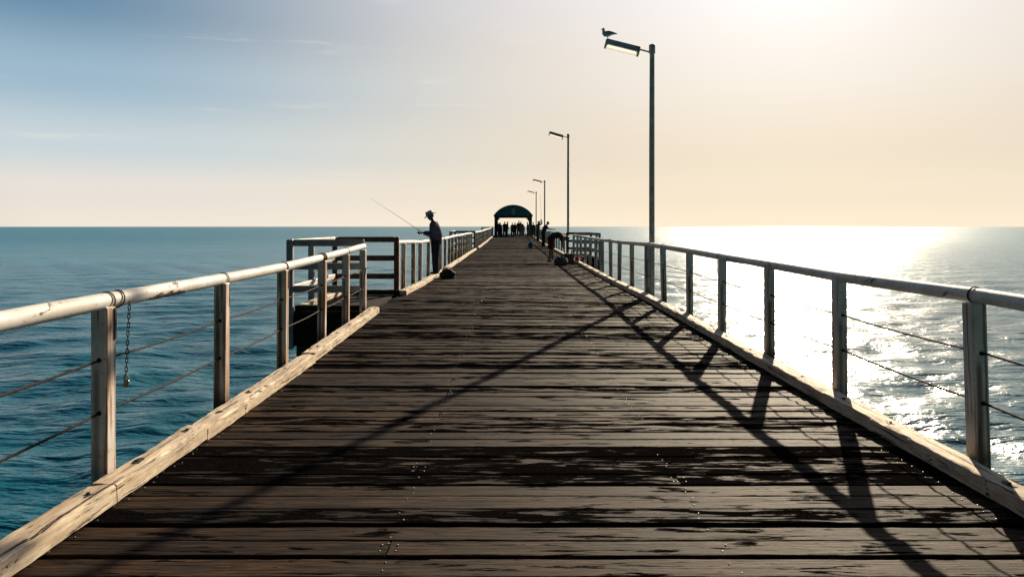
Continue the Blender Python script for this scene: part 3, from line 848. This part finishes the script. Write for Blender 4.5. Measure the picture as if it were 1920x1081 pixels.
    if skirt: c.tube([P + Vector((0,0,.05*s)), P - Vector((0,0,.45*s))], [(.17*s, .12*s), (.24*s, .2*s)], 14, lat=Y)
    remesh(c, 'trousers', [cloth('trouser_cloth', bottom)], max(vox, .010) * s, 4, t)
    for (hp, kn, an) in J:
        c = MB(); c.tube([an + Vector((-.035*s, 0, -.045*s)), an + Vector((.06*s, 0, -.045*s)), an + Vector((.165*s, 0, -.056*s))], [(.042*s, .036*s), (.048*s, .036*s), (.042*s, .022*s)], 12, lat=Y, round_ends=True)
        c.build('shoe', simple('shoe', shoe, .6), t, 60, local=True)
    Mh = Matrix((fwd, Y, hd)).transposed()
    if hat:
        c = MB(); n = 28; base = HC + hd*.055*s
        prof = [(.094, -.004), (.15, -.014), (.168, -.012), (.170, -.004), (.152, -.002), (.106, .012), (.098, .03), (.092, .09), (.078, .112), (.04, .108), (.0, .098)]
        vs = []; k = len(prof)
        for (r, z) in prof:
            for j in range(n):
                u = 2 * math.pi * j / n
                dz_ = .018 * math.cos(2*u + math.pi) * (1 if .12 < r else 0)
                vs.append(base + Mh @ Vector((r*1.1*math.cos(u)*s, r*math.sin(u)*s, (z + dz_)*s)))
        c.add(vs, [(i*n+j, i*n+(j+1) % n, (i+1)*n+(j+1) % n, (i+1)*n+j) for i in range(k-1) for j in range(n)] + [tuple(range(n))])
        h_ = c.build('hat', cloth('hat_cloth', hat), t, 60, local=True)
        c = MB(); c.tube([base + Mh @ Vector((.104*1.1*math.cos(u)*s, .104*math.sin(u)*s, .02*s)) for u in [2*math.pi*q/20 for q in range(21)]], .009*s, 6); c.build('hat_band', cloth('hat_band', tuple(x*.4 for x in hat)), h_, 60, local=True)
        c = MB(); c.ell(HC + hd*.012*s - fwd*.02*s, (.088*s, .083*s, .07*s), Mh, 14, 10); c.build('hair', M['hair_grey'], t, 60, local=True)
    else:
        c = MB(); c.ell(HC + hd*.042*s - fwd*.016*s, (.092*s, .084*s, .085*s), Mh, 14, 10); c.build('hair', M[hair], t, 60, local=True)
    Mt = Matrix.Translation(Vector(loc)) @ Matrix.Rotation(face, 4, 'Z')
    return t, [Mt @ a[2] for a in A], [Mt @ (a[2] + a[3]*.085*s) for a in A], Mt @ HC

# the angler in the hat, standing on the kerb
D1 = 19.7; X1 = -2.075; Z1 = gz(X1, D1) + .098
man, wr, hn, hc = person('angler in a pale brimmed hat standing on the kerb, looking down at his reel', (X1, D1, Z1), R(181), 1.68, .04, .22, .22,
    legs=((.02, .03, .05), (.0, .02, .05)), arms=(((.18, .05, -1), (1, -.28, .10)), ((.10, .10, -1), (1, -.22, .14))), curl=.75,
    top=(.15, .13, .17), bottom=(.03, .03, .042), hat=(.5, .47, .48), vox=.007, belly=.03, bulk=1.42)
def rod_thing(label, butt, grip, tip, reel=True, r0=.007, r1=.0018):
    t = thing('fishing_rod', label, 'fishing rod', tuple(grip), 0, 'fishing rods')
    butt, grip, tip = Vector(butt), Vector(grip), Vector(tip)
    m = MB(); d = (tip - grip)
    pts = [grip + d * k + Vector((0, 0, .05 * d.length * (k ** 2.4 - k) * -.35)) for k in [q / 12 for q in range(13)]]
    m.tube(pts, [r0 + (r1 - r0) * q / 12 for q in range(13)], 7); m.build('blank', M['hole'], t, 60)
    m = MB(); m.tube([butt, grip + d * .06], [.012, .0105], 8); m.build('handle', M['hole'], t, 60)
    if reel:
        c = grip + d * .045 + Vector((0, 0, -.07)); m = MB()
        m.tube([grip + d*.045, c], .007, 6); ax = d.normalized()
        m.tube([c - ax*.035, c - ax*.012, c + ax*.012, c + ax*.04], [.024, .032, .026, .033], 12); m.tube([c, c + Vector((0, -.055, 0)), c + Vector((0, -.06, -.04))], .006, 6)
        m.build('reel', M['chain'], t, 60)
    return t
hm = (hn[0] + hn[1]) / 2
tip = Vector(((690 - 958) * D1 / F, D1 + .3, EYE + 53 * D1 / F))
dr = (tip - hm).normalized()
rod_thing('long thin fishing rod held by the angler in the brimmed hat', hm - dr * .32 + Vector((0, 0, .02)), hm + Vector((0, 0, .02)), tip)

# bending person in dark red shorts
person('person in dark red shorts bending right over bags on the deck', (1.60, 28.4, gz(1.6, 28)), R(-8), 1.68, 1.12, .62, .9,
    legs=((.10, .10, .10), (-.04, .05, .10)), arms=(((.30, .06, -1), (.05, .0, -1)), ((.15, .06, -1), (.2, .0, -1))), curl=.4,
    top=(.045, .05, .065), bottom=(.10, .012, .016), long_sleeve=False, shorts=True, bulk=1.25, vox=.009, hair='hair')
# angler in the dark blue shirt
DB = 47.9
_, wb, hb, _ = person('angler in a dark blue shirt leaning forward at the rail with both arms stretched out', (2.20, DB, gz(2.2, DB)), R(-4), 1.74, .24, .25, .25,
    legs=((-.05, .04, .07), (.05, .04, .07)), arms=(((.75, .1, -.75), (1, -.25, .02)), ((.70, .1, -.8), (1, -.2, -.05))), curl=.8,
    top=(.035, .045, .12), bottom=(.02, .02, .026), long_sleeve=False, vox=.010, bulk=1.35)
hb_ = (hb[0] + hb[1]) / 2
rod_thing('fishing rod pointing out to sea in the hands of the dark blue shirted angler', hb_ + Vector((-.3, 0, -.02)), hb_, hb_ + Vector((2.3, 5.5, .55)))
# angler with the upright rod
DU = 63.5
_, wu, hu, _ = person('angler in green grey clothes holding a fishing rod straight up with raised arms', (2.42, DU, gz(2.4, DU)), R(30), 1.74, .03, .06, .0,
    arms=(((.5, .0, .35), (.25, -.35, 1)), ((.5, .0, .25), (.25, -.35, 1))), curl=.8, top=(.07, .09, .075), bottom=(.05, .06, .055), vox=.011, bulk=1.3)
hu_ = (hu[0] + hu[1]) / 2
rod_thing('fishing rod pointing straight up from the hands of the green grey clothed angler', hu_ + Vector((0, 0, -.35)), hu_, hu_ + Vector((-.08, 0, 2.25)), True, .011, .006)
person('half hidden person standing behind the dark blue shirted angler', (2.37, 75.0, gz(2.4, 75)), R(100), 1.62, .04, .1, .2, top=(.05, .05, .06), vox=.012)
# the people under the shelter
crowd = [
 ('leftmost person of the shelter crowd, in black, against the shelter post', -1.66, 87.4, 1.76, (.02,.02,.022), (.02,.02,.025), 80),
 ('short person in dark grey, second from the shelter\'s left post', -1.25, 88.0, 1.52, (.03,.03,.035), (.02,.025,.05), 250),
 ('person in plum top with a bare head, left of the shelter middle', -.78, 88.6, 1.72, (.10,.03,.04), (.03,.03,.05), 95),
 ('person in brown orange top shoulder to shoulder with the plum topped one', -.50, 88.2, 1.74, (.16,.06,.03), (.025,.03,.05), 20),
 ('person in charcoal jacket, just right of the shelter middle', .20, 88.0, 1.58, (.03,.035,.035), (.02,.03,.025), 110),
 ('person in black top next to the charcoal jacket in the shelter', .48, 88.9, 1.62, (.02,.02,.02), (.03,.02,.02), 70),
 ('tallest person of the shelter crowd, in a dark red top', .98, 88.3, 1.84, (.13,.025,.03), (.06,.045,.04), 85),
 ('person in purple top close to the tall one in dark red', 1.30, 88.8, 1.72, (.07,.04,.08), (.06,.045,.04), 140),
 ('short person in mauve top with pale trousers under the shelter', 1.58, 87.7, 1.46, (.11,.08,.11), (.30,.27,.25), 200),
 ('person in blue black jacket leaning beside the right shelter post', 2.10, 87.4, 1.66, (.025,.03,.045), (.02,.02,.03), 170),
 ('person in green top standing deep inside the shelter on its left', -1.48, 91.5, 1.64, (.03,.05,.04), (.03,.03,.03), 300),
]
lift = lambda c: tuple(min(.6, v * 1.9 + .012) for v in c)
for i, (lb, x, y, H, tp, bt, fa) in enumerate(crowd):
    a = random.uniform(-.2, .3)
    person(lb, (x, y, gz(x, y)), R(fa), H, .03, .08, random.uniform(0, .3), legs=((.05 + a*.2, .05, .07), (-.06, .04, .08)),
           arms=(((.1 + a, .12, -1), (.35 + a, .0, -1)), ((.05, .14, -1), (.3 - a, -.1, -1))), bulk=1.5, top=lift(tp), bottom=lift(bt), vox=.016,
           long_sleeve=bool(i % 2), group='people gathered under the shelter', hair='hair' if i % 3 else 'hair_grey')

# ------------------------------------------------------------------ things lying on the deck
def lumpy(name, mat, c, r, seed, amp=.2, freq=4, parent=None, flat=True, vox=.012):
    b = MB(); b.ell(c, r, None, 28, 18)
    vs = []
    for p in b.v:
        v = Vector(p) - Vector(c); k = 1 + amp * mn.noise(Vector((v.x * freq, v.y * freq, v.z * freq)) + Vector((seed, 0, 0))) + amp * .5 * mn.noise(Vector((v.x * freq * 2.7, v.y * freq * 2.7, v.z * freq * 2.7 + seed)))
        q = Vector(c) + v * k
        if flat and q.z < c[2] - r[2] * .75: q.z = c[2] - r[2] * .75
        vs.append(tuple(q))
    b.v = vs
    return b.build(name, mat, parent, 50, local=True)
yb = 19.2; xb = -1.72
bag = thing('tackle_bag', 'dark green lumpy bag with a pale cloth on top, on the deck behind the angler', 'bag', (xb, yb, gz(xb, yb)))
M['green'] = cloth('green_canvas', (.016, .035, .024)); M['pale_cloth'] = cloth('pale_cloth', (.34, .31, .25))
lumpy('sack', M['green'], (0, 0, .115), (.21, .19, .155), 2, .22, 6, bag)
lumpy('cloth', M['pale_cloth'], (-.035, .03, .245), (.075, .09, .03), 9, .35, 12, bag, False)
m = MB(); m.tube([(-.15, -.1, .16), (-.08, -.14, .30), (.07, -.14, .31), (.15, -.1, .17)], .012, 7); m.build('strap', M['green'], bag, 60, local=True)
m = MB(); m.tube([(.19, -.08, .0), (.19, -.08, .05), (.19, -.08, .09), (.19, -.08, .11)], [.032, .032, .026, .014], 10); m.build('side_pocket', M['pale_cloth'], bag, 50, local=True)

yb = 46.6; xb = 1.30
bb = thing('blue_bag', 'bright blue carrier bag with a white bundle sticking out, in the middle of the deck', 'bag', (xb, yb, gz(xb, yb)))
M['blue'] = cloth('blue_plastic', (.015, .16, .28)); M['white_cloth'] = cloth('white_cloth', (.7, .67, .6))
lumpy('sack', M['blue'], (0, 0, .16), (.17, .15, .20), 5, .18, 6, bb)
m = MB(); m.tube([(-.08, 0, .28), (-.03, 0, .42), (.02, 0, .54)], [.05, .06, .035], 10, round_ends=True); m.build('bundle', M['white_cloth'], bb, 60, local=True)
for s in (-1, 1):
    m = MB(); m.tube([(.02, s*.08, .31), (.06, s*.06, .42), (.11, s*.05, .38), (.12, s*.08, .28)], .009, 6); m.build('handle', M['blue'], bb, 60, local=True)

yb = 26.0; xb = 1.83
gb = thing('grey_bag', 'slumped grey blue bag on the deck at the feet of the bending person', 'bag', (xb, yb, gz(xb, yb)))
M['greyblue'] = cloth('grey_blue_plastic', (.10, .12, .15))
lumpy('sack', M['greyblue'], (0, 0, .125), (.25, .22, .165), 12, .25, 5, gb)
m = MB(); m.tube([(.0, -.02, .25), (.04, -.03, .30), (.07, -.02, .35)], [.05, .03, .05], 9, round_ends=True); m.build('knot', M['greyblue'], gb, 60, local=True)
yb = 27.0; xb = 2.17
cr = thing('crate', 'low brown crate beside the grey blue bag, against the kerb', 'crate', (xb, yb, gz(xb, yb)))
M['crate'] = simple('brown_crate_plastic', (.07, .045, .04), .6)
for nm, c, s_ in (('base', (0, 0, .02), (.40, .30, .03)), ('side_panel', (-.2, 0, .19), (.02, .30, .31)), ('side_panel', (.2, 0, .19), (.02, .30, .31)), ('end_panel', (0, -.145, .19), (.376, .015, .31)), ('end_panel', (0, .145, .19), (.376, .015, .31)), ('lid', (0, 0, .36), (.44, .34, .03))):
    m = MB(); m.box(c, s_); m.build(nm, M['crate'], cr, 30, .005, local=True)
xk = 2.553; yk = 26.9
rb = thing('red_bag', 'small bright red bag lying on the right kerb', 'bag', (xk - .02, yk, gz(xk, yk) + .096))
M['red'] = cloth('red_plastic', (.50, .012, .03))
lumpy('sack', M['red'], (0, 0, .062), (.115, .12, .085), 21, .3, 9, rb)
m = MB(); m.tube([(-.05, 0, .10), (-.03, 0, .17), (.03, 0, .16), (.05, 0, .10)], .007, 6); m.build('handle', M['red'], rb, 60, local=True)
M['bottle'] = simple('white_bottle_plastic', (.75, .73, .7), .35)
def bottle(label, x, y, z, h=.22):
    t = thing('bottle', label, 'bottle', (x, y, z), 0, 'white bottles by the bags')
    m = MB(); m.tube([(0,0,0), (0,0,.01), (0,0,h*.65), (0,0,h*.78), (0,0,h*.9)], [.028, .032, .032, .014, .012], 12); m.build('flask', M['bottle'], t, 50, local=True)
    m = MB(); m.tube([(0,0,h*.9), (0,0,h)], .015, 10); m.build('cap', M['red'], t, 40, local=True)
bottle('white bottle standing on the lid of the brown crate', 2.31, 27.0, gz(2.3, 27) + .376, .16)
bottle('white bottle standing on the kerb next to the red bag', 2.54, 26.55, gz(2.5, 26.5) + .10, .2)
bottle('white bottle shape added for a sunlit spot on the kerb, nearest the camera of the white bottles', 2.575, 24.9, gz(2.5, 25) + .10, .17)  # added shape standing in for sunlit spots on the kerb timber
st = thing('driftwood_stick', 'pale bare stick lying slantwise on the deck beyond the blue bag', 'stick', (1.62, 49.5, gz(1.6, 49.5)))
m = MB(); m.tube([(-.26, .3, .33), (-.05, .05, .24), (.12, -.1, .14), (.25, -.25, .03)], [.02, .026, .03, .026], 8, round_ends=True); m.build('shaft', M['kerb'], st, 60, local=True)
m = MB(); m.tube([(-.24, .28, .32), (-.26, .32, .02)], .016, 6); m.build('prop', M['kerb'], st, 60, local=True)

# ------------------------------------------------------------------ light, sky, camera
SUN_AZ, SUN_EL = R(22.1), R(21.6)
sd = Vector((math.sin(SUN_AZ) * math.cos(SUN_EL), math.cos(SUN_AZ) * math.cos(SUN_EL), math.sin(SUN_EL)))
sl = bpy.data.lights.new('sun', 'SUN'); sl.energy = 5.0; sl.angle = R(.5); sl.color = (1.0, .84, .62)
so = bpy.data.objects.new('sun', sl); COL.objects.link(so); so.rotation_euler = (-sd).to_track_quat('-Z', 'Y').to_euler()
w = bpy.data.worlds.new('World'); S.world = w; w.use_nodes = True
T = w.node_tree; T.nodes.clear()
def wn(k, **kw):
    n = T.nodes.new(k)
    for a, b in kw.items(): setattr(n, a, b)
    return n
def wl(a, b): T.links.new(a, b)
out = wn('ShaderNodeOutputWorld'); bg = wn('ShaderNodeBackground'); wl(bg.outputs[0], out.inputs[0])
sky = wn('ShaderNodeTexSky', sky_type='NISHITA'); sky.sun_disc = False; sky.sun_elevation = SUN_EL; sky.sun_rotation = SUN_AZ
sky.altitude = 0; sky.air_density = 1.0; sky.dust_density = 2.0; sky.ozone_density = 1.5
def wset(sk, v):
    if isinstance(v, bpy.types.NodeSocket): wl(v, sk)
    else: sk.default_value = v
def wm(op, a, b=0.0, c=None):
    m = wn('ShaderNodeMath', operation=op); wset(m.inputs[0], a); wset(m.inputs[1], b)
    if c is not None: wset(m.inputs[2], c)
    return m.outputs[0]
def wr(x, lo, hi, smooth=True):
    m = wn('ShaderNodeMapRange'); m.clamp = True; m.interpolation_type = 'SMOOTHSTEP' if smooth else 'LINEAR'
    wset(m.inputs[0], x); m.inputs[1].default_value = lo; m.inputs[2].default_value = hi
    return m.outputs[0]
def wmix(f, a, b, mode='MIX'):
    m = wn('ShaderNodeMix', data_type='RGBA', blend_type=mode); wset(m.inputs[0], f)
    for i, v in ((6, a), (7, b)): wset(m.inputs[i], v if isinstance(v, bpy.types.NodeSocket) else (*v, 1))
    return m.outputs[2]
def lin(c): return tuple((x/255/12.92 if x < 11 else ((x/255 + .055) / 1.055) ** 2.4) for x in c)
def wramp(x, stops):
    r = wn('ShaderNodeValToRGB'); r.color_ramp.interpolation = 'EASE'
    e = r.color_ramp.elements
    while len(e) < len(stops): e.new(.5)
    for el, (p, c) in zip(e, stops): el.position = p; el.color = (*lin(c), 1)
    wset(r.inputs[0], x); return r.outputs[0]
tc = wn('ShaderNodeTexCoord'); sep = wn('ShaderNodeSeparateXYZ'); wl(tc.outputs['Generated'], sep.inputs[0])
dt = wn('ShaderNodeVectorMath', operation='DOT_PRODUCT'); wl(tc.outputs['Generated'], dt.inputs[0]); dt.inputs[1].default_value = sd
gam = wm('MULTIPLY', wm('ARCCOSINE', wm('MINIMUM', wm('MAXIMUM', dt.outputs['Value'], -1.), 1.)), 180 / math.pi)
z = sep.outputs[2]
away = wramp(z, [(0, (238,227,213)), (.045, (229,222,213)), (.10, (197,210,215)), (.18, (152,181,200)), (.27, (98,137,166)), (.45, (50,86,130)), (1, (40,70,120))])
toward = wramp(z, [(0, (255,236,204)), (.04, (245,228,200)), (.10, (237,221,197)), (.20, (234,224,211)), (.32, (229,224,222)), (.6, (205,208,215)), (1, (120,140,170))])
fac = wr(gam, 54, 14)
col = wmix(fac, away, toward)
glow = wm('POWER', wr(gam, 24, 0, False), 2.0)
col = wmix(1.0, col, wmix(glow, (0, 0, 0), (.40, .40, .40)), 'ADD')
dim = wm('MULTIPLY_ADD', wr(gam, 57, 82), -.95, 1.0)
# thin wisps of high cloud
mp = wn('ShaderNodeMapping'); wl(tc.outputs['Generated'], mp.inputs[0]); mp.inputs['Scale'].default_value = (2.2, 2.2, 22); mp.inputs['Rotation'].default_value = (0, R(3), 0)
nz = wn('ShaderNodeTexNoise'); wl(mp.outputs[0], nz.inputs['Vector']); nz.inputs['Scale'].default_value = 1.6; nz.inputs['Detail'].default_value = 7; nz.inputs['Roughness'].default_value = .58; nz.inputs['Distortion'].default_value = .4
wisp = wm('MULTIPLY', wr(nz.outputs[0], .60, .76), wr(z, .02, .06))
wisp = wm('MULTIPLY', wisp, wr(z, .45, .25))
col = wmix(wm('MULTIPLY', wisp, .26), col, lin((250, 240, 222)))
vm = wn('ShaderNodeVectorMath', operation='SCALE'); wl(col, vm.inputs[0]); wl(wm('MULTIPLY', dim, 7.0), vm.inputs['Scale'])
cap = wmix(0.93, wmix(1.0, sky.outputs[0], (2.4, 2.4, 2.4), 'DARKEN'), vm.outputs[0])
wl(cap, bg.inputs[0]); bg.inputs[1].default_value = .1

cam = bpy.data.cameras.new('camera'); co = bpy.data.objects.new('camera', cam); COL.objects.link(co)
cam.sensor_width = 36; cam.lens = 36 * F / 1920; cam.clip_start = .05; cam.clip_end = 30000
cam.shift_x = 2 / 1920; cam.shift_y = -116.5 / 1920
co.location = (0, 0, EYE); co.rotation_euler = (R(90), 0, 0)
S.camera = co

S.view_settings.view_transform = 'Standard'; S.view_settings.look = 'None'; S.view_settings.exposure = .62; S.view_settings.gamma = 1; S.view_settings.use_curve_mapping = False
S.render.engine = 'CYCLES'; S.cycles.use_denoising = True; S.cycles.caustics_reflective = False; S.cycles.caustics_refractive = False; S.cycles.max_bounces = 6; S.cycles.diffuse_bounces = 3; S.cycles.glossy_bounces = 3; S.cycles.sample_clamp_indirect = 4.0
S.cycles.use_adaptive_sampling = True; S.cycles.adaptive_threshold = .01
